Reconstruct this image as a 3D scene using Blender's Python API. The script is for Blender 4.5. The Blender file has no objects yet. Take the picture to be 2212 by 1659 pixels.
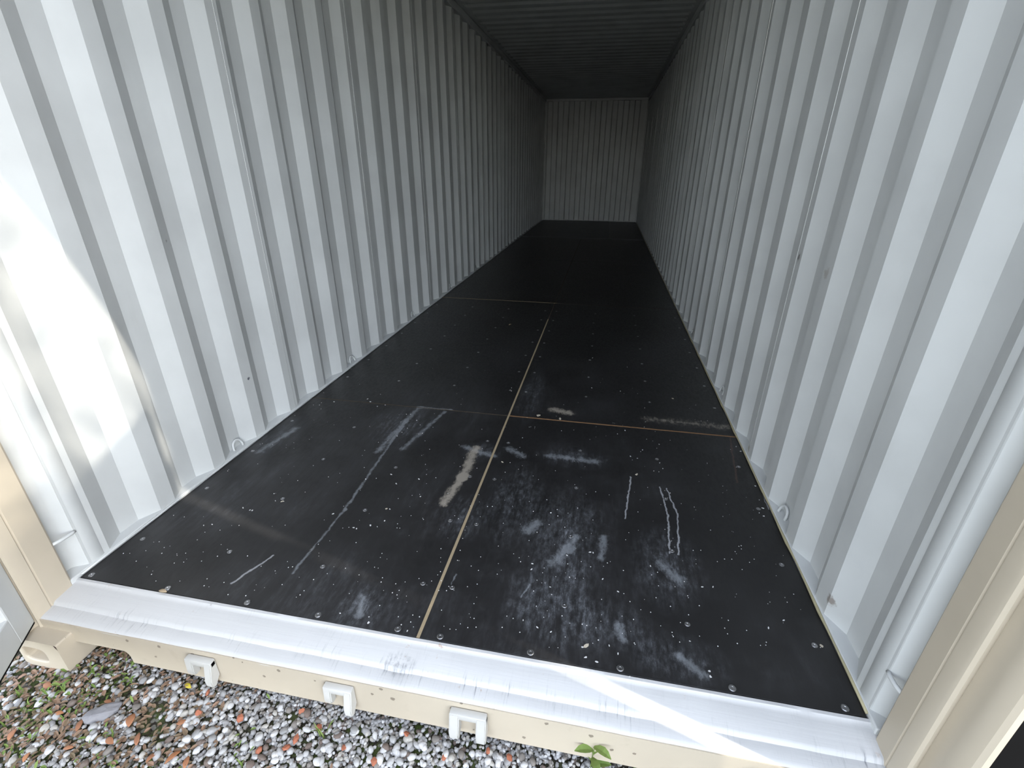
import bpy, bmesh, math, random
from mathutils import Vector, Matrix, noise

# ------------------------------------------------------------------ camera, light, exposure
F = 0.19                                   # height of the container floor above the ground
scene = bpy.context.scene
COL = scene.collection
CAM = (1.5975, -0.8717, 1.2276)            # relative to the container floor corner
YAW, PITCH, ROLL, FPX = 0.1835, 0.4276, 0.0054, 1028.05
cy, sy, cp, sp, cr, sr = math.cos(YAW), math.sin(YAW), math.cos(PITCH), math.sin(PITCH), math.cos(ROLL), math.sin(ROLL)
cf = Vector((-sy*cp, cy*cp, -sp)); c0 = Vector((cy, sy, 0)); cu0 = c0.cross(cf)
crt = cr*c0 + sr*cu0; cup = -sr*c0 + cr*cu0
cam = bpy.data.cameras.new('camera'); cam.lens = 36*FPX/2212; cam.sensor_width = 36; cam.clip_start = 0.02
camo = bpy.data.objects.new('camera', cam); COL.objects.link(camo)
M = Matrix((crt, cup, -cf)).transposed().to_4x4(); M.translation = Vector(CAM) + Vector((0, 0, F))
camo.matrix_world = M
scene.camera = camo

def wall_at(px, py, x):
    d = crt*((px-1106)/FPX) + cup*((829.5-py)/FPX) + cf
    s = (x-CAM[0])/d.x
    return x, CAM[1]+d.y*s, CAM[2]+d.z*s+F

def floor_at(px, py, z=0.0):
    """point of the plane z (floor = 0) seen at pixel px,py of the 2212x1659 photo"""
    d = crt*((px-1106)/FPX) + cup*((829.5-py)/FPX) + cf
    s = (z-CAM[2])/d.z
    return CAM[0]+d.x*s, CAM[1]+d.y*s

SUN_EL = math.radians(40.7)
SUN_AZ = Vector((0.9635, -0.2675))         # horizontal direction towards the sun
world = bpy.data.worlds.new('world'); scene.world = world; world.use_nodes = True
wn = world.node_tree; bg = wn.nodes['Background']
sky = wn.nodes.new('ShaderNodeTexSky'); sky.sky_type = 'NISHITA'; sky.sun_disc = False
sky.sun_elevation = SUN_EL; sky.sun_rotation = math.atan2(SUN_AZ.x, SUN_AZ.y)
sky.air_density = 1.0; sky.dust_density = 0.8; sky.ozone_density = 1.0
hs = wn.nodes.new('ShaderNodeHueSaturation'); hs.inputs['Saturation'].default_value = 0.40      # thin bright haze
wn.links.new(sky.outputs[0], hs.inputs['Color']); wn.links.new(hs.outputs[0], bg.inputs[0]); bg.inputs[1].default_value = 0.5
sl = bpy.data.lights.new('sun_offscreen', 'SUN'); sl.energy = 2.3; sl.angle = math.radians(0.6); sl.color = (1.0, 0.93, 0.82)
so = bpy.data.objects.new('sun_offscreen', sl); COL.objects.link(so)
sv = Vector((SUN_AZ.x*math.cos(SUN_EL), SUN_AZ.y*math.cos(SUN_EL), math.sin(SUN_EL)))
so.rotation_euler = sv.to_track_quat('Z', 'Y').to_euler(); so.location = (6, -2, 8)

vs = scene.view_settings
vs.view_transform = 'Standard'; vs.look = 'None'; vs.gamma = 1.0; vs.use_curve_mapping = False
vs.exposure = 1.27

# ------------------------------------------------------------------ helpers
rng = random.Random(7)

class MB:
    def __init__(s): s.v = []; s.f = []; s.m = []
    def vert(s, p): s.v.append(tuple(p)); return len(s.v)-1
    def face(s, idx, m=0): s.f.append(tuple(idx)); s.m.append(m)
    def box(s, x0, x1, y0, y1, z0, z1, m=0, bev=0.0):
        if bev <= 0:
            i = len(s.v)
            s.v += [(x, y, z) for z in (z0, z1) for y in (y0, y1) for x in (x0, x1)]
            for q in ((0,2,3,1), (4,5,7,6), (0,1,5,4), (2,6,7,3), (0,4,6,2), (1,3,7,5)):
                s.face([i+k for k in q], m)
        else:
            b = bmesh.new(); bmesh.ops.create_cube(b, size=1)
            for w in b.verts:
                w.co = Vector(((x0+x1)/2+w.co.x*(x1-x0), (y0+y1)/2+w.co.y*(y1-y0), (z0+z1)/2+w.co.z*(z1-z0)))
            bmesh.ops.bevel(b, geom=b.edges[:], offset=bev, segments=2, affect='EDGES', profile=0.5)
            s.add_bm(b, m)
        return s
    def add_bm(s, b, m=0):
        i = len(s.v); b.verts.ensure_lookup_table(); b.verts.index_update()
        s.v += [tuple(w.co) for w in b.verts]
        for f in b.faces: s.face([i+w.index for w in f.verts], m)
        b.free()
    def sweep(s, prof, frames, closed=False, mats=None, caps=False):
        """prof: 2-D points; frames: functions (a, b) -> 3-D, one per station"""
        n = len(prof); rows = []
        for fr in frames: rows.append([s.vert(fr(*p)) for p in prof])
        for r0, r1 in zip(rows, rows[1:]):
            for k in range(n if closed else n-1):
                k2 = (k+1) % n
                s.face((r0[k], r0[k2], r1[k2], r1[k]), mats[k] if mats else 0)
        if caps:
            s.face(list(reversed(rows[0]))); s.face(rows[-1])
        return s
    def tube(s, pts, r, seg=8, caps=True, m=0):
        pts = [Vector(p) for p in pts]; rows = []
        for i, p in enumerate(pts):
            t = (pts[min(i+1, len(pts)-1)]-pts[max(i-1, 0)]).normalized()
            a = t.orthogonal().normalized() if i == 0 else (a - t*a.dot(t)).normalized()
            b = t.cross(a); rr = r[i] if isinstance(r, (list, tuple)) else r
            rows.append([s.vert(p + (a*math.cos(k*math.tau/seg)+b*math.sin(k*math.tau/seg))*rr) for k in range(seg)])
        for r0, r1 in zip(rows, rows[1:]):
            for k in range(seg): s.face((r0[k], r0[(k+1) % seg], r1[(k+1) % seg], r1[k]), m)
        if caps: s.face(list(reversed(rows[0])), m); s.face(rows[-1], m)
        return s
    def mesh(s, name, mats, smooth=False):
        me = bpy.data.meshes.new(name); me.from_pydata(s.v, [], s.f)
        for m in (mats if isinstance(mats, (list, tuple)) else [mats]): me.materials.append(m)
        me.polygons.foreach_set('material_index', s.m)
        b = bmesh.new(); b.from_mesh(me); bmesh.ops.recalc_face_normals(b, faces=b.faces[:]); b.to_mesh(me); b.free()
        if smooth: me.polygons.foreach_set('use_smooth', [True]*len(me.polygons))
        me.update(); return me
    def build(s, name, mats, parent=None, loc=(0, 0, 0), smooth=False, autosmooth=None):
        me = s.mesh(name, mats, smooth)
        if autosmooth:
            me.polygons.foreach_set('use_smooth', [True]*len(me.polygons))
            me.set_sharp_from_angle(angle=math.radians(autosmooth))
        return place(name, me, parent, loc)

def place(name, me, parent=None, loc=(0, 0, 0), rot=None, scale=None):
    o = bpy.data.objects.new(name, me); COL.objects.link(o)
    o.location = loc
    if rot is not None: o.rotation_euler = rot
    if scale is not None: o.scale = scale
    if parent: o.parent = parent
    return o

def tag(o, label=None, cat=None, group=None, kind=None):
    if label: o['label'] = label
    if cat: o['category'] = cat
    if group: o['group'] = group
    if kind: o['kind'] = kind
    return o

def struct(o, label): return tag(o, label, None, None, 'structure')

# ------------------------------------------------------------------ materials
class NT:
    """tiny node helper"""
    def __init__(s, name):
        s.mat = bpy.data.materials.new(name); s.mat.use_nodes = True
        s.t = s.mat.node_tree; s.b = s.t.nodes['Principled BSDF']
    def n(s, typ, **kw):
        nd = s.t.nodes.new(typ)
        for k, v in kw.items(): setattr(nd, k, v)
        return nd
    def put(s, sock, v):
        if isinstance(v, bpy.types.NodeSocket): s.t.links.new(v, sock)
        elif v is not None: sock.default_value = v
    def math(s, op, a, b=None, c=None, clamp=False):
        nd = s.n('ShaderNodeMath', operation=op, use_clamp=clamp)
        s.put(nd.inputs[0], a); s.put(nd.inputs[1], b)
        if c is not None: s.put(nd.inputs[2], c)
        return nd.outputs[0]
    def noise(s, vec, scale, detail=4, rough=0.55, dist=0.0):
        nd = s.n('ShaderNodeTexNoise'); s.put(nd.inputs['Vector'], vec)
        nd.inputs['Scale'].default_value = scale; nd.inputs['Detail'].default_value = detail
        nd.inputs['Roughness'].default_value = rough; nd.inputs['Distortion'].default_value = dist
        return nd.outputs['Fac']
    def voro(s, vec, scale, rnd=1.0):
        nd = s.n('ShaderNodeTexVoronoi'); s.put(nd.inputs['Vector'], vec); nd.inputs['Scale'].default_value = scale
        nd.inputs['Randomness'].default_value = rnd
        return nd
    def remap(s, v, a, b, c=0.0, d=1.0):
        nd = s.n('ShaderNodeMapRange'); nd.interpolation_type = 'SMOOTHSTEP'
        s.put(nd.inputs[0], v)
        for k, q in enumerate((a, b, c, d)): nd.inputs[k+1].default_value = q
        return nd.outputs[0]
    def mix(s, f, a, b):
        nd = s.n('ShaderNodeMix', data_type='RGBA')
        s.put(nd.inputs[0], f); s.put(nd.inputs[6], a if isinstance(a, bpy.types.NodeSocket) else (*a, 1))
        s.put(nd.inputs[7], b if isinstance(b, bpy.types.NodeSocket) else (*b, 1))
        return nd.outputs[2]
    def pos(s, scale=None):
        g = s.n('ShaderNodeNewGeometry').outputs['Position']
        if scale is None: return g
        mp = s.n('ShaderNodeMapping'); s.put(mp.inputs[0], g); mp.inputs['Scale'].default_value = scale
        return mp.outputs[0]
    def bump(s, h, strength=0.2, dist=0.002):
        nd = s.n('ShaderNodeBump'); nd.inputs['Strength'].default_value = strength; nd.inputs['Distance'].default_value = dist
        s.put(nd.inputs['Height'], h); s.t.links.new(nd.outputs[0], s.b.inputs['Normal'])
    def fin(s, col=None, rough=None, metal=None, spec=None):
        s.put(s.b.inputs['Base Color'], col if isinstance(col, bpy.types.NodeSocket) or col is None else (*col, 1))
        s.put(s.b.inputs['Roughness'], rough); s.put(s.b.inputs['Metallic'], metal); s.put(s.b.inputs['Specular IOR Level'], spec)
        return s.mat

def paint(name, col, rough=0.42, dirt=(0.30, 0.28, 0.25), spots=0.0, var=0.06, spec=0.4, marks=()):
    t = NT(name); p = t.pos()
    n1 = t.noise(p, 2.3, 5); n2 = t.noise(t.pos((14, 14, 2)), 1.0, 4)
    dark = tuple(c*(1-var*2) for c in col); c = t.mix(t.remap(n1, 0.35, 0.7), col, dark)
    c = t.mix(t.math('MULTIPLY', t.remap(n2, 0.62, 0.8), 0.10), c, dirt)
    if spots > 0:
        v = t.voro(p, 11.0); cellr = t.n('ShaderNodeSeparateColor'); t.put(cellr.inputs[0], v.outputs['Color'])
        sz = t.math('MULTIPLY', t.remap(cellr.outputs[0], 1-spots, 1.0), 0.10)
        dd = t.math('ADD', v.outputs['Distance'], t.math('MULTIPLY', t.noise(p, 60, 2), 0.06))
        m = t.math('LESS_THAN', dd, sz)
        c = t.mix(t.math('MULTIPLY', m, 0.75), c, (0.05, 0.045, 0.04))
    for pt, rad, mc, k in marks:
        ds = t.n('ShaderNodeVectorMath', operation='DISTANCE'); t.put(ds.inputs[0], p); ds.inputs[1].default_value = pt
        m = t.remap(t.math('ADD', t.math('DIVIDE', ds.outputs['Value'], rad), t.math('MULTIPLY', t.math('SUBTRACT', t.noise(p, 1.1/rad, 4, 0.7), 0.5), 2.2)), 0.35, 1.0, 1.0, 0.0)
        m = t.math('MULTIPLY', m, t.math('LESS_THAN', ds.outputs['Value'], rad*1.6))
        c = t.mix(t.math('MULTIPLY', m, k), c, mc)
    t.bump(t.noise(p, 9, 3), 0.08, 0.01)
    return t.fin(c, rough, None, spec)

W_IN = 2.336
M_WALL = paint('white_wall_paint', (0.55, 0.566, 0.562), 0.40, spots=0.03, marks=[
    (wall_at(537, 818, -0.006), 0.010, (0.03, 0.03, 0.05), 0.9), (wall_at(592, 743, -0.006), 0.009, (0.03, 0.03, 0.05), 0.9), (wall_at(363, 520, -0.02), 0.010, (0.08, 0.06, 0.06), 0.8),
    (wall_at(300, 987, -0.02), 0.009, (0.12, 0.11, 0.10), 0.8), (wall_at(1725, 556, W_IN), 0.018, (0.08, 0.06, 0.05), 0.8), (wall_at(1785, 590, W_IN), 0.022, (0.30, 0.27, 0.24), 0.6),
    (wall_at(1793, 1298, W_IN), 0.020, (0.16, 0.12, 0.09), 0.7), (wall_at(1678, 1066, W_IN), 0.016, (0.25, 0.19, 0.13), 0.6), (wall_at(1618, 968, W_IN), 0.018, (0.25, 0.20, 0.15), 0.5)])
M_CEIL = paint('ceiling_paint', (0.55, 0.566, 0.562), 0.5)
M_BEIGE = paint('beige_frame_paint', (0.46, 0.405, 0.32), 0.42, spots=0.08)
M_DOOR = paint('door_paint', (0.55, 0.566, 0.562), 0.40)
M_LUG = paint('keeper_paint', (0.50, 0.495, 0.47), 0.45)

def sill_top():
    t = NT('worn_white_sill_paint'); p = t.pos()
    st = t.noise(t.pos((4, 90, 1)), 1.0, 5, 0.65)                   # scratches running along the sill
    st2 = t.noise(t.pos((160, 9, 1)), 1.0, 4, 0.7)                  # short scuffs across it
    blot = t.noise(p, 7, 5, 0.6)
    sep = t.n('ShaderNodeSeparateXYZ'); t.put(sep.inputs[0], p)
    band = t.math('SUBTRACT', 1.0, t.math('DIVIDE', t.math('ABSOLUTE', t.math('ADD', sep.outputs[1], 0.09)), 0.035), None, True)
    m = t.math('MULTIPLY', t.remap(st2, 0.52, 0.72), t.math('MULTIPLY', t.remap(blot, 0.35, 0.65), t.math('ADD', t.math('MULTIPLY', band, 0.8), 0.12)))
    c = t.mix(m, (0.47, 0.473, 0.475), (0.075, 0.078, 0.10))
    # the scuffed dent half way along
    dx = t.math('DIVIDE', t.math('SUBTRACT', sep.outputs[0], 1.135), 0.05); dy = t.math('DIVIDE', t.math('ADD', sep.outputs[1], 0.07), 0.035)
    dent = t.math('SUBTRACT', 1.0, t.math('SQRT', t.math('ADD', t.math('MULTIPLY', dx, dx), t.math('MULTIPLY', dy, dy))), None, True)
    c = t.mix(t.math('MULTIPLY', t.math('MULTIPLY', dent, 1.6), t.math('MULTIPLY', t.remap(st2, 0.30, 0.75), t.remap(t.noise(p, 70, 4), 0.35, 0.65))), c, (0.06, 0.063, 0.08))
    rust = t.math('MULTIPLY', t.remap(t.noise(p, 45, 3), 0.66, 0.74), t.remap(blot, 0.45, 0.6))
    c = t.mix(t.math('MULTIPLY', rust, 0.7), c, (0.30, 0.17, 0.09))
    c = t.mix(t.math('MULTIPLY', t.remap(st, 0.62, 0.8), 0.25), c, (0.2, 0.205, 0.23))
    t.bump(st, 0.15, 0.004)
    return t.fin(c, 0.42, None, 0.4)
M_SILL = sill_top()

def sill_face():
    t = NT('beige_sill_paint_with_specks'); p = t.pos()
    c = t.mix(t.remap(t.noise(p, 3, 4), 0.35, 0.7), (0.46, 0.405, 0.32), (0.41, 0.36, 0.285))
    v = t.voro(p, 36.0); sc = t.n('ShaderNodeSeparateColor'); t.put(sc.inputs[0], v.outputs['Color'])
    dd = t.math('ADD', v.outputs['Distance'], t.math('MULTIPLY', t.noise(p, 190, 2), 0.25))
    m = t.math('LESS_THAN', dd, t.math('MULTIPLY', t.remap(sc.outputs[0], 0.55, 1.0), 0.36))
    c = t.mix(t.math('MULTIPLY', m, 0.7), c, (0.10, 0.08, 0.06))
    c = t.mix(t.math('MULTIPLY', t.remap(t.noise(p, 14, 4), 0.6, 0.75), 0.2), c, (0.25, 0.2, 0.15))
    return t.fin(c, 0.5, None, 0.35)
M_SFACE = sill_face()

def plain(name, col, rough=0.6, metal=0.0, var=0.2, scale=40, spec=0.3):
    t = NT(name); p = t.pos()
    c = t.mix(t.noise(p, scale, 3), col, tuple(k*(1-var) for k in col))
    return t.fin(c, rough, metal, spec)
M_RUBBER = plain('black_rubber', (0.005, 0.005, 0.0055), 0.85, spec=0.1)
M_SEAM = plain('tan_wood_filler', (0.34, 0.27, 0.17), 0.8, scale=120)
M_SEAMR = plain('rusty_tan_seam', (0.30, 0.17, 0.085), 0.8, var=0.5, scale=60)
M_SEAMD = plain('dark_seam', (0.045, 0.04, 0.035), 0.8)
M_SEAMB = plain('brownish_seam', (0.10, 0.075, 0.05), 0.8, var=0.7, scale=15)
M_SEAL = plain('yellowed_sealant', (0.42, 0.38, 0.24), 0.6)
M_STEEL = plain('bare_tunnel_steel', (0.16, 0.165, 0.17), 0.55, 0.0, 0.3, 4)
M_SCREW = plain('worn_screw_steel', (0.42, 0.42, 0.43), 0.28, 0.9, 0.6, 200)

def ply():
    t = NT('black_film_faced_plywood'); p = t.pos()
    sep = t.n('ShaderNodeSeparateXYZ'); t.put(sep.inputs[0], p); X, Y = sep.outputs[0], sep.outputs[1]
    wob = t.math('MULTIPLY', t.math('SUBTRACT', t.noise(p, 30, 3), 0.5), 0.02)
    fine = t.noise(t.pos((1, 0.45, 1)), 75, 8, 0.75)
    streak = t.noise(t.pos((34, 5, 1)), 1.0, 7, 0.75)
    big = t.noise(p, 2.1, 5, 0.6)
    def blob(px, py, rx, ry, rotseg=None):
        x, y = floor_at(px, py)
        a = t.math('MULTIPLY', t.math('SUBTRACT', X, x), 1/rx); b = t.math('MULTIPLY', t.math('SUBTRACT', Y, y), 1/ry)
        d = t.math('SQRT', t.math('ADD', t.math('MULTIPLY', a, a), t.math('MULTIPLY', b, b)))
        return t.math('SUBTRACT', 1.0, d, None, True)
    def seg(a, b, w):
        (ax, ay), (bx, by) = floor_at(*a), floor_at(*b)
        vx, vy = bx-ax, by-ay; L2 = vx*vx+vy*vy
        qx = t.math('SUBTRACT', t.math('ADD', X, wob), ax); qy = t.math('SUBTRACT', Y, ay)
        h = t.math('ADD', t.math('MULTIPLY', qx, vx/L2), t.math('MULTIPLY', qy, vy/L2), None, True)
        ex = t.math('SUBTRACT', qx, t.math('MULTIPLY', h, vx)); ey = t.math('SUBTRACT', qy, t.math('MULTIPLY', h, vy))
        d = t.math('SQRT', t.math('ADD', t.math('MULTIPLY', ex, ex), t.math('MULTIPLY', ey, ey)))
        return t.math('SUBTRACT', 1.0, t.math('MULTIPLY', d, 1/w), None, True)
    def add(lst):
        o = lst[0]
        for q in lst[1:]: o = t.math('ADD', o, q)
        return o
    near = t.remap(Y, 0.2, 4.2, 1.0, 0.0)                            # foot traffic dust: most at the door
    # broad pale dust patches
    blobs = [blob(1225, 1150, .16, .30), blob(1200, 1290, .16, .20), blob(1440, 1220, .14, .22), blob(1240, 990, .20, .10),
             blob(1110, 1080, .14, .3), blob(1000, 1120, .10, .16), blob(1040, 975, .11, .10), blob(1150, 850, .09, .45),
             blob(870, 920, .22, .26), blob(600, 940, .14, .22), blob(1460, 1420, .16, .09), blob(780, 1310, .10, .10), blob(1250, 1340, .26, .10)]
    bm = t.math('MINIMUM', add(blobs), 1.0)
    dustn = t.math('MULTIPLY', t.remap(fine, 0.30, 0.80), t.remap(streak, 0.32, 0.72))
    dust = t.math('ADD', t.math('MULTIPLY', t.math('MULTIPLY', bm, 1.35), t.math('ADD', dustn, t.math('MULTIPLY', t.remap(fine, 0.5, 0.75), 0.35))),
                  t.math('MULTIPLY', t.math('MULTIPLY', t.remap(big, 0.42, 0.7), near), t.math('MULTIPLY', dustn, 0.55)))
    # firm marks: smears, scratches
    w = [seg((905, 880), (815, 975), .030), seg((960, 890), (870, 970), .024), seg((880, 905), (745, 1100), .012), seg((745, 1100), (632, 1238), .009),
         seg((1185, 985), (1288, 997), .040), seg((1100, 970), (1130, 985), .040), seg((1005, 965), (1065, 985), .034),
         seg((1305, 1160), (1298, 1205), .026), seg((1245, 1160), (1225, 1185), .03), seg((1195, 1215), (1225, 1190), .04),
         seg((785, 1290), (775, 1330), .024), seg((1145, 1262), (1126, 1290), .006), seg((1470, 1420), (1515, 1455), .03),
         seg((1425, 1215), (1470, 1255), .04), seg((1140, 1145), (1160, 1130), .045), seg((985, 1240), (975, 1262), .006),
         seg((640, 925), (560, 975), .035), seg((905, 880), (975, 885), .02), seg((1335, 1350), (1345, 1380), .028)]
    def ragged(lst, nz, amp=1.7, lo=0.30, hi=0.95):
        a = add(lst)
        m = t.remap(t.math('ADD', a, t.math('MULTIPLY', t.math('SUBTRACT', nz, 0.5), amp)), lo, hi)
        return t.math('MULTIPLY', m, t.math('MINIMUM', t.math('MULTIPLY', a, 3.0), 1.0))
    mid = t.noise(t.pos((1, 0.6, 1)), 48, 8, 0.8)
    wm = ragged(w, mid, 2.6, 0.25, 1.1)
    s2 = [seg((1425, 1052), (1443, 1115), .004), seg((1443, 1115), (1447, 1195), .004), seg((1440, 1055), (1463, 1110), .004), seg((1463, 1110), (1466, 1198), .004),
          seg((1363, 1030), (1350, 1120), .004), seg((1640, 1045), (1660, 1100), .003), seg((590, 1200), (500, 1260), .005)]
    sm = t.math('MINIMUM', t.math('MULTIPLY', add(s2), 1.6), 1.0)
    tan = [seg((1028, 968), (1000, 1030), .040), seg((1000, 1030), (957, 1088), .034), seg((1195, 885), (1230, 892), .045), t.math('MULTIPLY', seg((1400, 905), (1570, 922), .07), 0.5),
           t.math('MULTIPLY', seg((1193, 700), (1112, 890), .035), 0.22)]
    tm = ragged(tan, mid, 2.2, 0.2, 0.9)
    brn = seg((1577, 945), (1592, 1042), .006)
    base = t.mix(t.remap(big, 0.3, 0.7), (0.0125, 0.0122, 0.0126), (0.0200, 0.0194, 0.0198))
    base = t.mix(t.math('MULTIPLY', t.remap(streak, 0.55, 0.75), 0.35), base, (0.028, 0.027, 0.027))
    c = t.mix(t.math('MULTIPLY', dust, 0.42), base, (0.27, 0.29, 0.32))
    c = t.mix(t.math('MULTIPLY', wm, 0.24), c, (0.50, 0.54, 0.58))
    c = t.mix(t.math('MULTIPLY', sm, 0.55), c, (0.45, 0.46, 0.48))
    c = t.mix(t.math('MULTIPLY', tm, 0.60), c, (0.40, 0.36, 0.30))
    c = t.mix(t.math('MULTIPLY', brn, 0.5), c, (0.12, 0.07, 0.05))
    r = t.math('ADD', 0.34, t.math('MULTIPLY', t.math('ADD', t.remap(fine, 0.3, 0.7), t.math('MINIMUM', dust, 1.0)), 0.16))
    t.bump(t.noise(t.pos((8, 1.2, 1)), 4, 3), 0.10, 0.006)
    return t.fin(c, r, None, 0.35)
M_PLY = ply()

# ------------------------------------------------------------------ the container shell
W, L, H = 2.33, 11.93, 2.69
IN, DEP = 0.006, 0.036              # gap floor edge to inner flats, depth of the ribs
PITCHC = 0.2787

def side_profile(y_first):
    """(y, recess) of the trapezoid ribs; y_first = door-side start of an inner flat"""
    pts = [(y_first-0.003, IN)]
    y = y_first
    while y < L-0.35:
        pts += [(y+0.067, IN), (y+0.139, IN+DEP), (y+0.2135, IN+DEP), (y+0.2787, IN)]
        y += PITCHC
    pts += [(L-0.05, IN), (L+0.02, IN)]
    return pts

def side_wall(name, sgn, label, y_first):
    """sgn -1: wall at x = 0, +1: wall at x = W"""
    X = lambda d: (-d if sgn < 0 else W+d)
    pr = side_profile(y_first); mb = MB()
    poly = pr + [(y, d+0.004) for y, d in reversed(pr)]
    mb.sweep(poly, [lambda a, b, z=z: (X(b), a, z) for z in (0.010, 2.625)], closed=True)
    w = struct(mb.build(name, M_WALL, loc=(0, 0, F)), label)
    # lower side rail with its ledge, upper side rail, sealant along the floor edge
    r = MB(); a, b = sorted((X(0.001), X(0.060))); r.box(a, b, -0.03, L+0.05, -0.165, 0.012, bev=0.003)
    r.build('bottom_rail', M_WALL, w)
    r = MB(); a, b = sorted((X(-0.012), X(0.060))); r.box(a, b, -0.02, L+0.05, 2.605, 2.672, bev=0.008)
    r.build('top_rail', M_WALL, w)
    r = MB(); r.tube([(X(-0.001+0.0015*math.sin(k*1.7)), 0.01+k*0.1, 0.006) for k in range(int((L-0.1)/0.1))], [0.004+0.0015*math.sin(k*2.3) for k in range(int((L-0.1)/0.1))], 6)
    r.build('sealant_bead', M_SEAL if sgn > 0 else M_WALL, w, smooth=True)
    # butt welds between the pressed sheets, on every fourth inner flat
    y = y_first + 0.046 + 4*PITCHC
    while y < L-0.3:
        MB().tube([(X(IN-0.0005), y, 0.012), (X(IN-0.0005), y, 2.61)], 0.0013, 6).build('weld_seam', M_WALL, w, smooth=True)
        y += 4*PITCHC
    # lashing rings on the ledge, one in every fourth recess
    ring = MB()
    arc = [(0, 0.026*math.cos(q), 0.010+0.030*math.sin(q)) for q in [math.pi*k/12 for k in range(13)]]
    ring.tube([(0, 0.026, -0.004)] + arc + [(0, -0.026, -0.004)], 0.0055, 8)
    me = ring.mesh('lashing_ring', M_WALL, True)
    y = y_first + 0.176 + 2*PITCHC
    while y < L-0.3:
        place('lashing_ring', me, w, (X(0.024), y, 0.012), (0, 0.22*sgn, 0.12*sgn))
        y += 4*PITCHC
    return w

YL, YR = 0.0507, 0.0207
wall_left = side_wall('wall_left', -1, 'white corrugated steel side wall with a patch of dappled sunlight', YL)
wall_right = side_wall('wall_right', +1, 'white corrugated steel side wall in even shade', YR)

# far end wall: vertical ribs
mb = MB(); pts = [(-0.05, 0.0)]; x = 0.03
while x < W-0.2:
    pts += [(x, 0.0), (x+0.02, 0.045), (x+0.122, 0.045), (x+0.142, 0.0)]; x += 0.25
pts += [(W+0.05, 0.0)]
poly = pts + [(a, b+0.004) for a, b in reversed(pts)]
mb.sweep(poly, [lambda a, b, z=z: (a, L+b, z) for z in (0.0, 2.64)], closed=True)
wall_back = struct(mb.build('wall_back', M_WALL, loc=(0, 0, F)), 'white corrugated end wall far inside the dark container')
MB().box(0.0, W, L-0.03, L+0.06, 2.625, 2.70, bev=0.006).build('top_rail', M_WALL, wall_back)
MB().box(0.0, W, L-0.01, L+0.06, -0.15, 0.015, bev=0.004).build('bottom_rail', M_WALL, wall_back)
for x0 in (-0.05, W-0.012): MB().box(x0, x0+0.062, L-0.06, L+0.06, -0.15, 2.70, bev=0.006).build('corner_post', M_WALL, wall_back)

# roof: shallow ribs across the container
mb = MB(); pts = [(-0.2, 0.0)]; y = 0.06
while y < L-0.2:
    pts += [(y, 0.0), (y+0.050, 0.013), (y+0.104, 0.013), (y+0.154, 0.0)]; y += 0.209
pts += [(L+0.06, 0.0)]
def roof_z(e): return [lambda a, b, x=x, e=e: (x, a, 2.672+b*e) for x in ()]
st = [(-0.055, 0), (0.05, 0), (0.075, 1), (W-0.075, 1), (W-0.05, 0), (W+0.055, 0)]
mb.sweep(pts, [lambda a, b, x=x, e=e: (x, a, 2.672+b*e) for x, e in st])
mb.sweep(pts, [lambda a, b, x=x, e=e: (x, a, 2.678+b*e) for x, e in st])
ceiling = struct(mb.build('ceiling', M_CEIL, loc=(0, 0, F)), 'ribbed steel ceiling fading into shadow')

# floor: bearers and the plywood sheets with their screws
mb = MB(); mb.box(-0.03, W+0.03, 0.0, L+0.02, -0.06, -0.030)
for k in range(40): mb.box(-0.03, W+0.03, 0.17+k*0.2975, 0.215+k*0.2975, -0.15, -0.06)
floor = struct(mb.build('floor', M_SEAMD, loc=(0, 0, F)), 'black plywood floor of the container, dusty and scratched')
J = [0.003, 1.365, 3.765, 6.165, 8.60]
G = 0.0035
scr = MB(); n = 14
ringp = [(0.0085, 0.0), (0.0085, 0.0012), (0.0070, 0.0022), (0.0034, 0.0022), (0.0026, 0.0008), (0.0, 0.0008)]
scr.sweep(ringp, [lambda a, b, q=q: (a*math.cos(q), a*math.sin(q), b) for q in [math.tau*k/n for k in range(n+1)]])
scr_me = scr.mesh('screw', M_SCREW, False)
colx = ((0.05, 0.405, 0.76, 1.112), (1.213, 1.57, 1.925, 2.28))
for ci, (x0, x1) in enumerate(((0.002, W/2-G), (W/2+G, W-0.002))):
    for j0, j1 in zip(J, J[1:]):
        mb = MB(); y0 = j0+(G if j0 > 0.1 else 0); y1 = j1-G
        mb.box(x0, x1, y0, y1, -0.028, 0.0, bev=0.0012)
        pl = mb.build('plywood_panel', M_PLY, floor)
        if j0 < 3:
            rows = [q for q in [0.195+k*0.2975 for k in range(13)] if y0+0.02 < q < y1-0.01]
            for q in rows:
                for x in colx[ci]:
                    place('screw', scr_me, pl, (x+rng.uniform(-.006, .006), q+rng.uniform(-.005, .005), -0.0006), (0, 0, rng.uniform(0, 3)))
            if j0 < 0.1:
                for x in ((0.03, 0.32, 0.605, 0.844, 1.098) if ci == 0 else (1.227, 1.489, 1.733, 2.018, 2.284)):
                    place('screw', scr_me, pl, (x, 0.018, -0.0006), (0, 0, rng.uniform(0, 3)), (1.15, 1.15, 1.2))
# filler in the joints
def seam(x0, x1, y0, y1, z, m): MB().box(x0, x1, y0, y1, -0.03, z).build('seam_strip', m, floor)
g2 = G+0.0015
seam(W/2-g2, W/2+g2, 0.003, 3.2, 0.0003, M_SEAM); seam(W/2-G, W/2+G, 3.2, 8.6, -0.002, M_SEAMB)
seam(W/2+g2, W, 1.365-g2, 1.365+g2, 0.0003, M_SEAMR); seam(0, W/2-g2, 1.365-G, 1.365+G, -0.0004, M_SEAMB)
seam(0, W/2+0.02, 3.765-0.007, 3.765+0.007, 0.0004, M_SEAM); seam(W/2+0.02, W, 3.765-G, 3.765+G, 0.0002, M_SEAMB)
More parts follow.
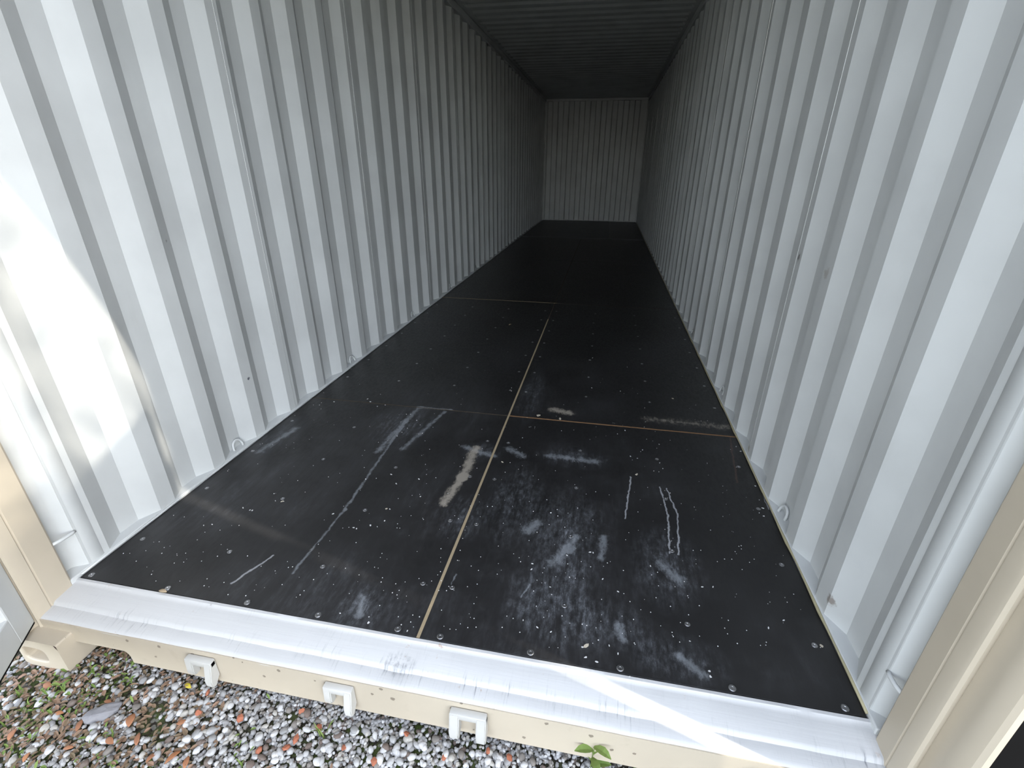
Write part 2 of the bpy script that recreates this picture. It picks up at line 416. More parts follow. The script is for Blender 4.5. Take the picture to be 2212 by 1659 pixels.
# tunnel section at the far end: steel plate between two boards
tag(MB().box(0.62, 1.68, 8.72, L-0.01, -0.03, 0.004, bev=0.002).build('tunnel_plate', M_STEEL, floor), 'bare grey steel plate down the middle of the far floor')
MB().box(0.002, W-0.002, 8.60, 8.72, -0.03, 0.003, bev=0.001).build('cross_plate', M_STEEL, floor)
MB().box(0.002, 0.617, 8.722, L-0.01, -0.03, 0.0, bev=0.001).build('plywood_panel', M_PLY, floor)
MB().box(1.683, W-0.002, 8.722, L-0.01, -0.03, 0.0, bev=0.001).build('plywood_panel', M_PLY, floor)

# ------------------------------------------------------------------ door sill
prof = [(0.006, -0.05), (0.003, -0.003), (0.0, 0.0005), (-0.008, 0.0), (-0.012, -0.0045), (-0.020, -0.007), (-0.078, -0.013), (-0.084, -0.0175), (-0.088, -0.0245),
        (-0.098, -0.0255), (-0.118, -0.029), (-0.126, -0.033), (-0.130, -0.040)]
mats = [0]*13
NX = 150
def sill_st(x):
    j = noise.noise(Vector((x*6, 0, 0)))*0.0022 + noise.noise(Vector((x*23, 5, 0)))*0.0010
    dent = math.exp(-((x-1.135)/0.03)**2)
    def fn(a, b):
        k = 1.0 if -0.125 < a < -0.002 else 0.2
        dz = noise.noise(Vector((x*17, a*60, 3)))*0.0012
        return (x, a + j*(0.7 if a < -0.01 else 0.15), b + k*(j*0.5+dz) - dent*0.006*math.exp(-((a+0.075)/0.02)**2))
    return fn
mb = MB(); mb.sweep(prof, [sill_st(-0.02+(W+0.04)*k/NX) for k in range(NX+1)])
trim_1 = struct(mb.build('trim_1', M_SILL, loc=(0, 0, F), autosmooth=38), 'scuffed white steel door sill along the front of the floor')
# front face with the notches next to the corners
mb = MB()
zt, zb, zn = -0.036, -0.155, -0.104
segs = [(0.10, zn), (0.262, zn), (0.272, -0.106), (0.281, -0.112), (0.287, -0.121), (0.290, -0.132), (0.290, zb), (W-0.290, zb), (W-0.290, -0.132), (W-0.281, -0.112), (W-0.262, zn), (W-0.10, zn)]
outline = [(-0.02, zt)] + [(-0.02, zn)] + segs + [(W+0.02, zn), (W+0.02, zt)]
mb2 = bmesh.new()
fv = [mb2.verts.new((x, -0.1305, z)) for x, z in outline]; fc = mb2.faces.new(fv)
ex = bmesh.ops.extrude_face_region(mb2, geom=[fc])
for v in ex['geom']:
    if isinstance(v, bmesh.types.BMVert): v.co.y = -0.118
mb.add_bm(mb2); mb.build('sill_face', M_SFACE, trim_1)
# flange curling in at the notch
mb = MB(); mb.box(0.10, 0.285, -0.131, -0.085, zn-0.004, zn, bev=0.002); mb.build('notch_flange', M_SFACE, trim_1)
mb = MB(); mb.box(0.30, W-0.30, -0.118, 0.05, -0.15, -0.142); mb.build('sill_web', M_SFACE, trim_1)

def keeper(x, w, hook):
    """bracket on the sill face that takes the locking-bar cam: top bar with two prongs"""
    mb = MB(); y0 = -0.131; zt = -0.052
    mb.box(x-w/2, x+w/2, y0-0.020, y0, zt-0.022, zt, bev=0.004)
    pw = w*0.27
    for k, s in ((0, -1), (1, 1)):
        xc = x+s*(w/2-pw/2)
        pts = [(y0, zt-0.002), (y0-0.020, zt-0.002), (y0-0.026, zt-0.030), (y0-0.034, zt-0.062), (y0-0.032, zt-0.084), (y0-0.020, zt-0.090), (y0-0.008, zt-0.074), (y0, zt-0.066)]
        if hook == s: pts = [(y0, zt-0.002), (y0-0.020, zt-0.002), (y0-0.022, zt-0.030), (y0-0.024, zt-0.054), (y0-0.018, zt-0.066), (y0, zt-0.066)]
        b = bmesh.new()
        f = b.faces.new([b.verts.new((xc-pw/2, yy, zz)) for yy, zz in pts])
        e = bmesh.ops.extrude_face_region(b, geom=[f])
        for v in e['geom']:
            if isinstance(v, bmesh.types.BMVert): v.co.x += pw
        bmesh.ops.bevel(b, geom=b.edges[:], offset=0.0028, segments=2, affect='EDGES')
        mb.add_bm(b)
    return mb.build('cam_keeper', M_LUG, trim_1, autosmooth=40)
keeper(0.558, 0.086, -1); keeper(0.988, 0.084, -1); keeper(1.352, 0.098, 0)

# ------------------------------------------------------------------ corner posts, castings, header
def plate_hole(mb, x0, x1, z0, z1, y, cx, cz, rx, rz, depth, m=0, n=32):
    o, i, d = [], [], []
    for k in range(n):
        q = math.tau*k/n; c, s = math.cos(q), math.sin(q)
        t = min(((x1-cx)/c if c > 1e-6 else (x0-cx)/c if c < -1e-6 else 9), ((z1-cz)/s if s > 1e-6 else (z0-cz)/s if s < -1e-6 else 9))
        o.append(mb.vert((cx+c*t, y, cz+s*t)))
        sc = 1/((abs(c)**4+abs(s)**4)**0.25)*0.92
        i.append(mb.vert((cx+c*rx*sc, y, cz+s*rz*sc))); d.append(mb.vert((cx+c*rx*sc, y+depth, cz+s*rz*sc)))
    for k in range(n):
        k2 = (k+1) % n
        mb.face((o[k], o[k2], i[k2], i[k]), m); mb.face((i[k], i[k2], d[k2], d[k]), m)

def casting(parent, sgn):
    X = lambda x: x if sgn < 0 else W-x
    mb = MB(); x0, x1, y0, y1, z0, z1 = -0.062, 0.100, -0.178, 0.0, -0.186, -0.068
    a, b = sorted((X(x0), X(x1)))
    plate_hole(mb, a, b, z0, z1, y0, X(-0.005), -0.132, 0.046, 0.030, 0.030)
    for q in (((a, y0, z1), (b, y0, z1), (b, y1, z1), (a, y1, z1)), ((a, y0, z0), (b, y0, z0), (b, y1, z0), (a, y1, z0)),
              ((a, y0, z0), (a, y0, z1), (a, y1, z1), (a, y1, z0)), ((b, y0, z0), (b, y0, z1), (b, y1, z1), (b, y1, z0)),
              ((a, y1, z0), (b, y1, z0), (b, y1, z1), (a, y1, z1)), ((a, y0+0.03, z0), (b, y0+0.03, z0), (b, y0+0.03, z1), (a, y0+0.03, z1))):
        mb.face([mb.vert(p) for p in q])
    b2 = bmesh.new(); tmp = mb.mesh('tmp', M_BEIGE); b2.from_mesh(tmp); bmesh.ops.remove_doubles(b2, verts=b2.verts[:], dist=1e-5)
    out = MB(); out.add_bm(b2)
    o = out.build('corner_casting', M_CAST, parent)
    bv = o.modifiers.new('bevel', 'BEVEL'); bv.width = 0.006; bv.segments = 3; bv.limit_method = 'ANGLE'; bv.angle_limit = math.radians(40)
    return o
M_CAST = paint('casting_paint', (0.46, 0.405, 0.32), 0.5, spots=0.12)

def post(name, sgn, label):
    X = lambda d: -d if sgn < 0 else W+d
    s = 1
    # (depth outwards, y): inner face, small weld line, rounded nose, hinge channel, outer front corner
    e = 0.0 if sgn < 0 else -0.022
    pf = [(0.055, 0.000+e), (0.004, -0.018+e*0.8), (0.0, -0.024+e*0.8), (0.0, -0.088), (0.003, -0.0905), (0.003, -0.0925), (0.0, -0.095), (0.001, -0.122), (0.004, -0.130), (0.010, -0.134), (0.016, -0.133), (0.024, -0.128),
          (0.026, -0.140), (0.022, -0.165), (0.026, -0.188), (0.032, -0.200), (0.042, -0.204), (0.058, -0.200), (0.060, -0.19), (0.060, 0.0)]
    mb = MB(); mb.sweep(pf, [lambda a, b, z=z: (X(a), b, z) for z in (-0.068, 2.70)], closed=True, caps=True)
    o = struct(mb.build(name, M_BEIGE, loc=(0, 0, F), autosmooth=30), label)
    # channel between the post and the first rib, with the plate the wall is welded to
    yf = YL if sgn < 0 else YR
    ch = [(0.050, -0.006+e), (0.052, 0.0+e), (0.050, yf-0.028), (0.040, yf-0.020), (IN+0.004, yf-0.004), (IN, yf+0.004), (IN-0.001, yf+0.046), (IN, yf+0.047), (IN+0.004, yf+0.047)]
    bk = [(a+0.004, b) for a, b in reversed(ch[:-1])]
    mb = MB(); mb.sweep(ch+bk, [lambda a, b, z=z: (X(a), b, z) for z in (0.008, 2.62)], closed=True)
    mb.build('post_channel', M_WALL, o, autosmooth=50)
    mb = MB(); mb.tube([(X(0.012), -0.028+e, 0.155), (X(0.004), 0.0+e*.8, 0.154), (X(0.004), yf-0.012, 0.152), (X(0.007), yf-0.002, 0.152)], 0.0055, 8)
    mb.build('lashing_rod', M_WALL, o, smooth=True)
    casting(o, sgn)
    if sgn > 0:                      # black upright strip standing out behind the hinge side
        tag(MB().box(2.385, 2.470, -0.192, -0.180, -0.02, 2.57, bev=0.003).build('black_strip', M_RUBBER, o), 'black upright strip')
    return o
trim_2 = post('trim_2', -1, 'beige steel corner post beside the sunlit wall')
trim_3 = post('trim_3', +1, 'beige steel corner post with a rounded edge beside the shaded wall')
mb = MB(); mb.box(-0.06, W+0.06, -0.165, 0.02, 2.585, 2.72, bev=0.006)
trim_4 = struct(mb.build('trim_4', M_BEIGE, loc=(0, 0, F)), 'beige steel header above the door opening')

# ------------------------------------------------------------------ doors
def door(name, sgn, hinge, ang, label):
    """sgn -1: hinged at the left post; local x runs from the hinge, inner face towards +y when closed"""
    S = lambda x: x if sgn < 0 else -x
    wd, z0, z1, th = 1.15, -0.045, 2.57, 0.050
    def bx(mb, a, b, *r, **k): p, q = sorted((S(a), S(b))); mb.box(p, q, *r, **k)
    mb = MB()
    bx(mb, 0, 0.085, -th, 0, z0, z1, bev=0.005); bx(mb, wd-0.085, wd, -th, 0, z0, z1, bev=0.005)
    bx(mb, 0.08, wd-0.08, -th, 0, z0, z0+0.10, bev=0.005); bx(mb, 0.08, wd-0.08, -th, 0, z1-0.10, z1, bev=0.005)
    o = struct(mb.build(name, M_DOOR, loc=(hinge[0], hinge[1], F)), label)
    pts = [(0.083, -0.004), (0.10, -0.028), (0.19, -0.036)]
    x = 0.21
    while x < wd-0.25: pts += [(x, -0.036), (x+0.03, -0.008), (x+0.13, -0.008), (x+0.16, -0.036)]; x += 0.235
    pts += [(wd-0.10, -0.028), (wd-0.083, -0.004)]
    mb = MB(); poly = pts + [(a, b-0.003) for a, b in reversed(pts)]
    mb.sweep(poly, [lambda a, b, z=z: (S(a), b, z) for z in (z0+0.09, z1-0.09)], closed=True)
    mb.build('door_panel', M_DOOR, o)
    # black rubber seal round the edge
    mb = MB()
    if sgn < 0: bx(mb, -0.004, wd, -0.030, -0.004, z0-0.008, z0+0.002)
    else:
        bx(mb, -0.012, wd, -0.020, 0.010, z0-0.02, z0+0.012, bev=0.002); bx(mb, -0.012, 0.030, -0.022, 0.014, z0-0.02, z1+0.01, bev=0.004)
        bx(mb, 0.030, 0.075, -0.006, 0.004, z0, z1, bev=0.002)
    bx(mb, wd-0.004, wd+0.012, -0.03, 0.0, z0, z1)
    bx(mb, -0.004, wd, -0.030, -0.004, z1-0.002, z1+0.010)
    mb.build('door_gasket', M_RUBBER, o)
    for z in (0.25, 0.95, 1.65, 2.3):
        mb = MB(); bx(mb, -0.012, 0.16, -th-0.012, -th+0.002, z-0.045, z+0.045, bev=0.003); mb.tube([(S(-0.008), -th+0.006, z-0.07), (S(-0.008), -th+0.006, z+0.07)], 0.014, 10)
        mb.build('hinge', M_BEIGE, o)
    for x in (0.35, 0.85):
        mb = MB(); mb.tube([(S(x), -th-0.035, z0-0.03), (S(x), -th-0.035, z1+0.03)], 0.017, 12)
        for z in (0.1, 0.9, 1.7, 2.45): bx(mb, x-0.045, x+0.045, -th-0.03, -th+0.002, z-0.03, z+0.03, bev=0.003)
        bx(mb, x, x+0.38, -th-0.055, -th-0.045, 1.02, 1.06, bev=0.003)
        mb.build('locking_bar', M_BEIGE, o)
    o.rotation_euler = (0, 0, ang)
    return o
door_1 = door('door_1', -1, (-0.021, -0.132), math.radians(-57), 'white steel door leaf swung out beside the gravel and weeds')
door_2 = door('door_2', +1, (2.425, -0.283), math.radians(110), 'open steel door leaf edged with a black rubber seal')

# ------------------------------------------------------------------ ground
def ground_mat():
    t = NT('gravelly_soil'); p = t.pos()
    n = t.noise(p, 1.3, 5); f = t.noise(p, 60, 4, 0.7); v = t.voro(p, 55)
    c = t.mix(t.remap(f, 0.35, 0.65), (0.035, 0.030, 0.023), (0.10, 0.088, 0.07))
    c = t.mix(t.math('MULTIPLY', t.remap(n, 0.42, 0.62), t.remap(f, 0.4, 0.6)), c, (0.07, 0.10, 0.025))
    c = t.mix(t.math('MULTIPLY', t.math('LESS_THAN', v.outputs['Distance'], 0.35), 0.35), c, (0.42, 0.41, 0.39))
    t.bump(f, 0.6, 0.02)
    return t.fin(c, 0.9, None, 0.2)
mb = MB(); N = 60; xs = [-14+k*30/N for k in range(N+1)]
idx = {}
for i in range(N+1):
    for k in range(N+1):
        x = -14+30*i/N; y = -16+30*k/N
        idx[i, k] = mb.vert((x, y, -0.012))
for i in range(N):
    for k in range(N): mb.face((idx[i, k], idx[i+1, k], idx[i+1, k+1], idx[i, k+1]))
ground = struct(mb.build('ground', ground_mat()), 'soil under pale gravel and weeds in front of the container')

def stone_mat(name, cols, per):
    t = NT(name); p = t.pos()
    r = t.n('ShaderNodeNewGeometry').outputs['Random Per Island'] if per == 'island' else t.n('ShaderNodeObjectInfo').outputs['Random']
    ramp = t.n('ShaderNodeValToRGB'); ramp.color_ramp.interpolation = 'CONSTANT'; t.put(ramp.inputs[0], r)
    el = ramp.color_ramp.elements
    while len(el) < len(cols): el.new(0.5)
    for k, (q, c) in enumerate(cols): el[k].position = q; el[k].color = (*c, 1)
    c = t.mix(t.math('MULTIPLY', t.remap(t.noise(p, 150, 3), 0.45, 0.7), 0.35), ramp.outputs[0], (0.20, 0.18, 0.16))
    return t.fin(c, 0.75, None, 0.3)
GC = [(0.0, (0.36, 0.36, 0.36)), (0.22, (0.45, 0.45, 0.45)), (0.42, (0.25, 0.25, 0.25)), (0.58, (0.36, 0.345, 0.315)), (0.72, (0.17, 0.155, 0.14)), (0.82, (0.52, 0.52, 0.52)), (0.92, (0.13, 0.10, 0.085))]
M_STONE = stone_mat('pale_gravel', GC, 'island'); M_STONEO = stone_mat('pale_gravel_stones', GC, 'object')
M_RED = plain('red_brick_chip', (0.36, 0.13, 0.075), 0.85, scale=90)
M_ROCK = plain('grey_rock', (0.22, 0.22, 0.235), 0.8, scale=60)

def stone_verts(r, seed, sub=1):
    b = bmesh.new(); bmesh.ops.create_icosphere(b, subdivisions=sub, radius=1)
    q = random.Random(seed); sx, sy_, sz = q.uniform(.75, 1.35), q.uniform(.65, 1.0), q.uniform(.5, .8)
    for v in b.verts:
        k = 1+0.28*noise.noise(v.co*1.6+Vector((seed*3.1, seed*1.7, seed)))
        v.co = Vector((v.co.x*sx*k, v.co.y*sy_*k, v.co.z*sz*k))*r
    return b
def stone_template(seed, sub):
    b = stone_verts(1, seed, sub); b.verts.index_update()
    return [v.co.copy() for v in b.verts], [[w.index for w in f.verts] for f in b.faces]
tmpl = [stone_template(s, 1) for s in range(10)]
rg = random.Random(3)
def green_patch(x, y):   # where litter and moss hide the stones
    return noise.noise(Vector((x*2.6+4.0, y*3.4, 0.3)))
spots = []
for k in range(60000):
    x = rg.uniform(-0.9, 3.2); y = -0.02-abs(rg.triangular(0, 1.3, 0.0))*rg.uniform(0.55, 1)
    if x > 2.3 and y > -0.05: continue
    g = green_patch(x, y); left = max(0, min(1, (0.62-x)/0.5))
    if rg.random() < 0.70*left + (0.75 if g > 0.24 else 0.0): continue
    if y < -0.7 and rg.random() < 0.5: continue
    spots.append((x, y))
    if len(spots) >= 26000: break
def seen(x, y):
    d = Vector((x, y, 0.0-F)) - Vector(CAM); z = d.dot(cf)
    if z <= 0: return False
    u, v = 1106+FPX*d.dot(crt)/z, 829.5-FPX*d.dot(cup)/z
    return 10 < u < 2200 and v < 1655 and (y < -0.145)
vis = [s for s in spots if seen(*s)]; rg.shuffle(vis)
big = set(vis[:262])
st = MB()
for (x, y) in spots:
    if (x, y) in big: continue
    V, Fc = tmpl[rg.randrange(10)]; r = rg.uniform(0.0040, 0.0082)
    R = Matrix.Rotation(rg.uniform(0, 6.28), 3, 'Z') @ Matrix.Rotation(rg.uniform(-.5, .5), 3, 'X')
    o = len(st.v); z = -0.008+rg.uniform(0, 0.011)
    st.v += [tuple((R @ v)*r + Vector((x, y, z))) for v in V]
    for f in Fc: st.face([o+i for i in f])
gv = st.build('gravel', M_STONE)
tag(gv, 'bed of small pale gravel in front of the door sill', 'gravel', None, 'stuff')
sm = []
for s in range(8):
    b = MB(); b.add_bm(stone_verts(1, 20+s, 2)); sm.append(b.mesh('gravel_stone', M_STONEO, True))
for (x, y) in sorted(big):
    r = rg.uniform(0.0075, 0.0112)
    o = place('gravel_stone', sm[rg.randrange(8)], None, (x, y, r*0.45), (rg.uniform(-.4, .4), rg.uniform(-.4, .4), rg.uniform(0, 6.28)), (r, r, r))
    tag(o, 'rounded pale gravel stone in the bed before the door sill', 'stone', 'larger gravel stones')
rm = []
for s in range(4):
    b = MB(); b.add_bm(stone_verts(1, 40+s, 1)); rm.append(b.mesh('brick_chip', M_RED, False))
for (px, py) in ((640, 1600), (702, 1455), (450, 1500), (880, 1590), (430, 1545), (620, 1618), (690, 1575), (1100, 1640), (960, 1640), (745, 1618), (1060, 1600), (560, 1625), (520, 1555), (810, 1650)):
    x, y = floor_at(px, py, -F)
    if y > -0.145: y = -0.15
    r = rg.uniform(.009, .015)
    tag(place('brick_chip', rm[rg.randrange(4)], None, (x, y, 0.008), (rg.uniform(0, 1), 0, rg.uniform(0, 6)), (r, r, r*0.8)), 'small brick-red stone chip among the pale gravel', 'stone', 'red chips in the gravel')
b = MB(); b.add_bm(stone_verts(1, 77, 3)); x, y = floor_at(222, 1545, -F)
tag(place('grey_rock', b.mesh('grey_rock', M_ROCK, False), None, (x, y, 0.010), (0, 0.1, 0.7), (.034, .030, .026)), 'flat grey rock, largest stone, among brown leaf litter', 'rock')

# leaf litter, fallen leaves, weeds
def leaf_mat(name, a, b):
    t = NT(name); r = t.n('ShaderNodeNewGeometry').outputs['Random Per Island']; r2 = t.n('ShaderNodeObjectInfo').outputs['Random']
    k = t.math('FRACT', t.math('ADD', r, r2)); c = t.mix(k, a, b)
    c = t.mix(t.math('MULTIPLY', t.noise(t.pos(), 120, 3), 0.5), c, tuple(q*0.6 for q in a))
    return t.fin(c, 0.7, None, 0.25)
M_LITTER = leaf_mat('brown_leaf_litter', (0.30, 0.19, 0.13), (0.13, 0.11, 0.065))
M_ORANGE = leaf_mat('orange_dry_leaf', (0.42, 0.185, 0.085), (0.28, 0.14, 0.09))
M_GREEN = leaf_mat('weed_green', (0.115, 0.185, 0.04), (0.19, 0.255, 0.07))
M_YELLOW = leaf_mat('yellow_leaf', (0.62, 0.50, 0.05), (0.50, 0.42, 0.05))
M_DRY = plain('dry_tan_leaf', (0.42, 0.33, 0.22), 0.8)
def leaf(mb, base, ang, ln, wd, lift, curl, m=0, nseg=5):
    d = Vector((math.cos(ang), math.sin(ang), 0)); s = Vector((-d.y, d.x, 0)); rows = []
    for k in range(nseg+1):
        t = k/nseg; w = wd*math.sin(math.pi*min(0.06+t*0.94, 0.985))**0.8
        c = Vector(base) + d*ln*t + Vector((0, 0, lift*ln*t - curl*ln*t*t))
        rows.append((mb.vert(c+s*w/2+Vector((0, 0, w*.18))), mb.vert(c), mb.vert(c-s*w/2+Vector((0, 0, w*.18)))))
    for a, b in zip(rows, rows[1:]):
        mb.face((a[0], a[1], b[1], b[0]), m); mb.face((a[1], a[2], b[2], b[1]), m)
lit = MB()
for k in range(5200):
    x = rg.triangular(-0.7, 0.95, 0.1) if rg.random() < 0.8 else rg.uniform(-.8, 3.0); y = -0.03-rg.uniform(0, 0.8)
    if x > 0.7 and green_patch(x, y) < 0.1: continue
    leaf(lit, (x, y, rg.uniform(-.004, .008)), rg.uniform(0, 6.28), rg.uniform(.010, .024), rg.uniform(.006, .013), rg.uniform(-.1, .35), rg.uniform(-.1, .4), 0, 3)
tag(lit.build('leaf_litter', M_LITTER), 'bed of crumbled brown leaf litter next to the open door', 'leaf litter', None, 'stuff')
gw = MB()
for k in range(2600):
    x = rg.triangular(-0.7, 1.0, 0.0); y = -0.05-rg.uniform(0, 0.75)
    if noise.noise(Vector((x*9, y*9, 7.7))) < 0.08: continue
    leaf(gw, (x, y, rg.uniform(-.002, .008)), rg.uniform(0, 6.28), rg.uniform(.008, .018), rg.uniform(.004, .008), rg.uniform(.2, 1.2), rg.uniform(0, .5), 0, 3)
tag(gw.build('ground_weeds', M_GREEN), 'low green weeds spread through the litter next to the open door', 'weeds', None, 'stuff')
def fallen(px, py, m, label, group, ln, name='fallen_leaf', z=-F, lift=0.25):
    x, y = floor_at(px, py, z); b = MB()
    leaf(b, (-ln/2, 0, 0), 0, ln, ln*rg.uniform(.38, .6), lift, lift*1.1, 0, 6)
    o = b.build(name, m, None, (x, y, z+F+0.009), smooth=True); o.rotation_euler = (rg.uniform(-.2, .2), 0, rg.uniform(0, 6.28))
    sdf = o.modifiers.new('thick', 'SOLIDIFY'); sdf.thickness = 0.0008
    return tag(o, label, 'leaf', group)
for px, py in ((105, 1485), (285, 1560), (395, 1565), (300, 1600), (150, 1620), (60, 1640), (235, 1520), (175, 1570), (330, 1640), (30, 1590), (375, 1640), (240, 1605), (130, 1545), (405, 1650)):
    fallen(px, py, M_ORANGE, 'small orange-brown dry leaf on the gravel near the corner casting', 'orange leaves on the ground', rg.uniform(.022, .038))
fallen(408, 1486, M_YELLOW, 'tiny bright yellow leaf under the sill by a cam keeper', None, .026)
def weed(px, py, kind, label, ln, n, name):
    x, y = floor_at(px, py, -F); b = MB()
    if kind == 'blade':
        for k in range(n):
            a = rg.uniform(0, 6.28); l = ln*rg.uniform(.6, 1.1); bend = rg.uniform(.15, .5)
            p0 = Vector((rg.uniform(-.012, .012), rg.uniform(-.012, .012), -.012)); d = Vector((math.cos(a), math.sin(a), 0)); s = Vector((-d.y, d.x, 0)); rows = []
            for q in range(6):
                t = q/5; c = p0 + d*l*bend*t*t + Vector((0, 0, l*t*(1-.25*t))); w = .0028*(1-t)**.6
                rows.append((b.vert(c+s*w), b.vert(c-s*w)))
            for r0, r1 in zip(rows, rows[1:]): b.face((r0[0], r0[1], r1[1], r1[0]))
    else:
        b.tube([(0, 0, -.012), (.002, .002, ln*.4), (.004, -.002, ln*.85)], .0012, 5)
        for k in range(n):
            h = ln*(0.15+0.7*k/max(n-1, 1)); leaf(b, (.002, 0, h), k*2.4+rg.uniform(-.3, .3), ln*.45, ln*.20, .7, .5, 0, 4)
    o = b.build(name, M_GREEN, None, (x, y, 0)); return tag(o, label, 'weed')
weed(142, 1502, 'sprout', 'broad-leaved green weed at the foot of the open door', .055, 5, 'weed_sprout')
weed(205, 1462, 'sprout', 'small round-leaved weed under the notch of the sill', .040, 4, 'weed_sprout')
weed(700, 1585, 'blade', 'tuft of thin green grass between two cam keepers', .085, 7, 'grass_tuft')
weed(1275, 1659, 'sprout', 'thin weed sprout standing up against the beige sill face', .11, 6, 'weed_sprout')
weed(1380, 1659, 'blade', 'low grass tuft right at the foot of the beige sill', .040, 9, 'grass_tuft')
weed(525, 1655, 'blade', 'few single grass blades lying in open gravel', .045, 4, 'grass_tuft')
weed(285, 1480, 'sprout', 'small weed with pointed leaves beside the brown litter', .035, 5, 'weed_sprout')
weed(60, 1530, 'blade', 'yellow-green grass tuft in front of the door leaf', .040, 14, 'grass_tuft')
weed(110, 1512, 'blade', 'thick grass tuft beside the broad-leaved weed', .040, 12, 'grass_tuft')
weed(20, 1560, 'blade', 'sparse grass tuft among orange leaves by the door leaf', .045, 9, 'grass_tuft')
weed(45, 1500, 'blade', 'bright grass tuft rising beside the corner casting', .05, 16, 'grass_tuft')
weed(180, 1500, 'blade', 'grass tuft between the broad-leaved weed and the grey rock', .03, 14, 'grass_tuft')
weed(330, 1650, 'blade', 'dark moss-like grass patch between the grey rock and gravel', .025, 22, 'grass_tuft')

# ------------------------------------------------------------------ debris on the floor
M_CHIP = plain('white_paint_flake', (0.62, 0.62, 0.62), 0.6); M_TAN = plain('pale_wood_chip', (0.50, 0.45, 0.36), 0.7)
chip = []
for s in range(6):
    q = random.Random(s); b = MB(); pts = [(math.cos(k*math.tau/6)*q.uniform(.5, 1), math.sin(k*math.tau/6)*q.uniform(.3, .6)) for k in range(6)]
    b.sweep(pts, [lambda a, c, z=z: (a, c, z) for z in (0, .28)], closed=True, caps=True); chip.append((b.mesh('paint_flake', M_CHIP), b.mesh('wood_chip', M_TAN)))
FL = [(677,875),(690,875),(758,797),(794,862),(800,868),(815,878),(822,852),(832,875),(878,895),(887,895),(900,908),(905,938),(880,925),(912,936),(858,942),(722,868),(1097,760),(1105,845),(1102,842),
      (1278,838),(1280,773),(1276,778),(1355,793),(1340,845),(1105,838),(1350,930),(1424,960),(1377,990),(1362,986),(1388,972),(1425,1000),(1636,1018),(1632,1050),(1640,1080),(1648,1098),(1640,1108),(1600,975),(1590,965),
      (842,1100),(815,1138),(764,1140),(770,1142),(800,1135),(831,1125),(908,1073),(905,1035),(856,1045),(595,1082),(613,1083),(525,1097),(540,1102),(545,1103),(735,1325),(796,1345),(880,1363),(1130,1340),(1160,1355),(1190,1365),
      (1405,1223),(1335,1278),(1517,1268),(1540,1268),(1650,1115),(1281,1194),(1275,1193),(1225,1200),(1150,1218),(1230,1247),(1302,1251),(1148,1230),(1188,1268),(1490,1385),(1693,1340),(1660,1357),(1532,1450),(1535,1462),
      (1258,1398),(1265,1420),(1335,1412),(1360,1462),(1289,1430),(1316,1395),(720,1110),(787,1010),(790,1035),(845,1025),(1205,1115),(1190,1108),(1152,1105),(1160,1150),(440,1135),(458,1133),(1237,1160),(455,1308)]
for px, py in FL:
    x, y = floor_at(px, py); r = rg.uniform(.0035, .0060)
    tag(place('paint_flake', chip[rg.randrange(6)][0], None, (x, y, F), (0, 0, rg.uniform(0, 6)), (r, r, r)), 'tiny white paint flake lying on the black plywood floor', 'flake', 'white flakes on the floor')
for px, py, r in ((1453, 861, .012), (1375, 1025, .011), (1210, 905, .014), (1163, 898, .016), (1085, 998, .008), (835, 1099, .008), (1266, 1395, .011), (610, 1083, .008), (1774, 1395, .009)):
    x, y = floor_at(px, py)
    tag(place('wood_chip', chip[rg.randrange(6)][1], None, (x, y, F), (0, 0, rg.uniform(0, 6)), (r, r, r*.6)), 'pale tan wood chip lying on the black plywood floor', 'wood chip', 'wood chips on the floor')
fallen(1102, 702, M_DRY, 'small dry pale leaf on the bare floor sheets deeper inside', None, .035, 'dry_leaf', 0.0, 0.12).location.z = F+0.004
fallen(352, 1279, M_DRY, 'curled dry brown leaf lying where floor meets sill', None, .030, 'dry_leaf', 0.0, 0.3).location.z = F+0.004
gr = MB()
for k in range(700):
    px, py = rg.uniform(250, 1800), 780+rg.random()**0.8*620; x, y = floor_at(px, py)
    if not (0.03 < x < W-0.03 and 0.03 < y < 2.6): continue
    r = rg.uniform(.0010, .0022); o = len(gr.v)
    gr.v += [(x-r, y, F), (x, y-r, F), (x+r, y, F), (x, y+r*1.4, F), (x, y, F+r)]
    for f in ((0, 1, 4), (1, 2, 4), (2, 3, 4), (3, 0, 4)): gr.face([o+i for i in f])
tag(gr.build('floor_grit', M_CHIP), 'scattered pale grit over the black plywood floor', 'grit', None, 'stuff')

# ------------------------------------------------------------------ the tree whose leaves dapple the sunlight
M_BARK = plain('grey_bark', (0.16, 0.12, 0.09), 0.9, scale=20)
tc = Vector((0, -0.85, 2.85+F)) + sv*9.0                       # crown between the sun and the door opening
tree = bpy.data.objects.new('broadleaf_tree', None); COL.objects.link(tree); tree.location = (tc.x, tc.y, 0)
tag(tree, 'broadleaf tree standing to the side of the container doors', 'tree')
mb = MB(); hz = tc.z; mb.tube([(0, 0, -.05), (.05, .02, hz*.35), (-.06, .05, hz*.7), (-.02, .0, hz+.6)], [.17, .14, .10, .03], 10)
for a, h, l in ((0.5, -1.2, 1.3), (2.2, -.9, 1.4), (3.6, -.6, 1.3), (5.0, -.3, 1.2), (1.2, .1, 1.0), (4.2, .4, .9)):
    mb.tube([(-.05, .05, hz+h), (math.cos(a)*l*.5, math.sin(a)*l*.5, hz+h+.4), (math.cos(a)*l, math.sin(a)*l, hz+h+.6)], [.05, .03, .010], 7)
mb.build('trunk', M_BARK, tree, smooth=True)
def bough(c):
    c = Vector(c); a = Vector((0, 0, c.z-0.35)) if c.z > 1 else Vector((0, 0, 1))
    MB().tube([a, a.lerp(c, .5)+Vector((0, 0, .10)), c], [.022, .014, .005], 6).build('bough', M_BARK, tree, smooth=True)
tl = random.Random(21); mb = MB()
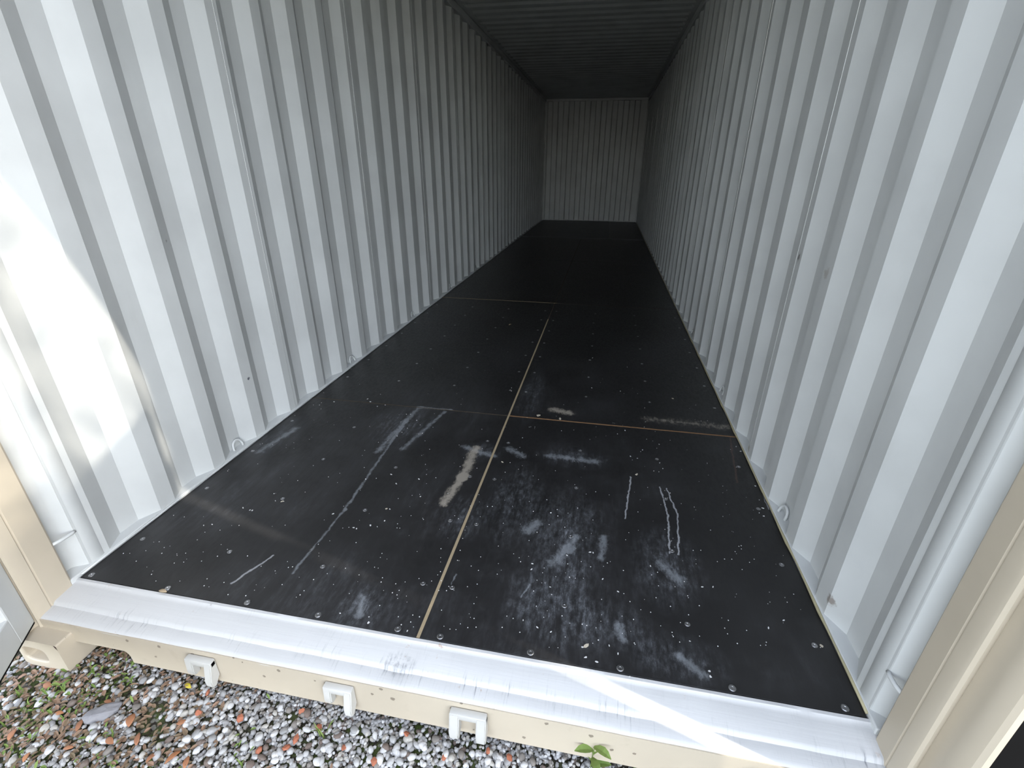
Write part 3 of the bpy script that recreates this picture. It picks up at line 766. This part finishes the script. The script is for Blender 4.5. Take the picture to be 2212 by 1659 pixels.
for c in range(105):
    d = Vector((tl.gauss(0, 1), tl.gauss(0, 1), tl.gauss(0, 1))).normalized()*1.75*tl.random()**0.4
    cc = Vector((d.x, d.y, hz+d.z*0.9))
    for k in range(30):
        p = cc + Vector((tl.gauss(0, .15), tl.gauss(0, .15), tl.gauss(0, .12)))
        leaf(mb, p, tl.uniform(0, 6.28), tl.uniform(.07, .12), tl.uniform(.04, .06), tl.uniform(-.6, .6), .3, 0, 2)
for c in range(7):                                            # a low branch under the crown
    cc = Vector((1.15+tl.uniform(-.45, .45), 0.12+tl.uniform(-.12, .12), F)) + sv*9.0 - Vector((tc.x, tc.y, 0))
    bough(cc)
    for k in range(40):
        p = cc + Vector((tl.gauss(0, .12), tl.gauss(0, .12), tl.gauss(0, .10)))
        leaf(mb, p, tl.uniform(0, 6.28), tl.uniform(.07, .12), tl.uniform(.04, .06), tl.uniform(-.6, .6), .3, 0, 2)
for yy, zz, nn, sd in ((.16, .68, 5, .05), (.33, .50, 9, .06), (.00, 1.05, 7, .06), (.12, .30, 22, .09), (.34, .28, 20, .08), (-.10, .30, 22, .10), (-.08, .10, 40, .13), (.05, .05, 30, .12)):
    cc = Vector((0, yy, zz+F)) + sv*9.0 - Vector((tc.x, tc.y, 0))  # twigs hanging below the crown
    bough(cc)
    for k in range(nn):
        p = cc + Vector((tl.gauss(0, sd), tl.gauss(0, sd), tl.gauss(0, sd)))
        leaf(mb, p, tl.uniform(0, 6.28), tl.uniform(.07, .12), tl.uniform(.04, .06), tl.uniform(-.6, .6), .3, 0, 2)
for k in range(100):                                           # loose leaves added in the sun's path to dim and dapple the wall patch
    p = Vector((tl.uniform(-.3, .3), tl.uniform(-.2, .5), tl.uniform(.35, 1.5)+F)) + sv*(9.0+tl.uniform(-.3, .3)) - Vector((tc.x, tc.y, 0))
    leaf(mb, p, tl.uniform(0, 6.28), tl.uniform(.07, .12), tl.uniform(.04, .06), tl.uniform(-.6, .6), .3, 0, 2)
mb.build('foliage', M_GREEN, tree)
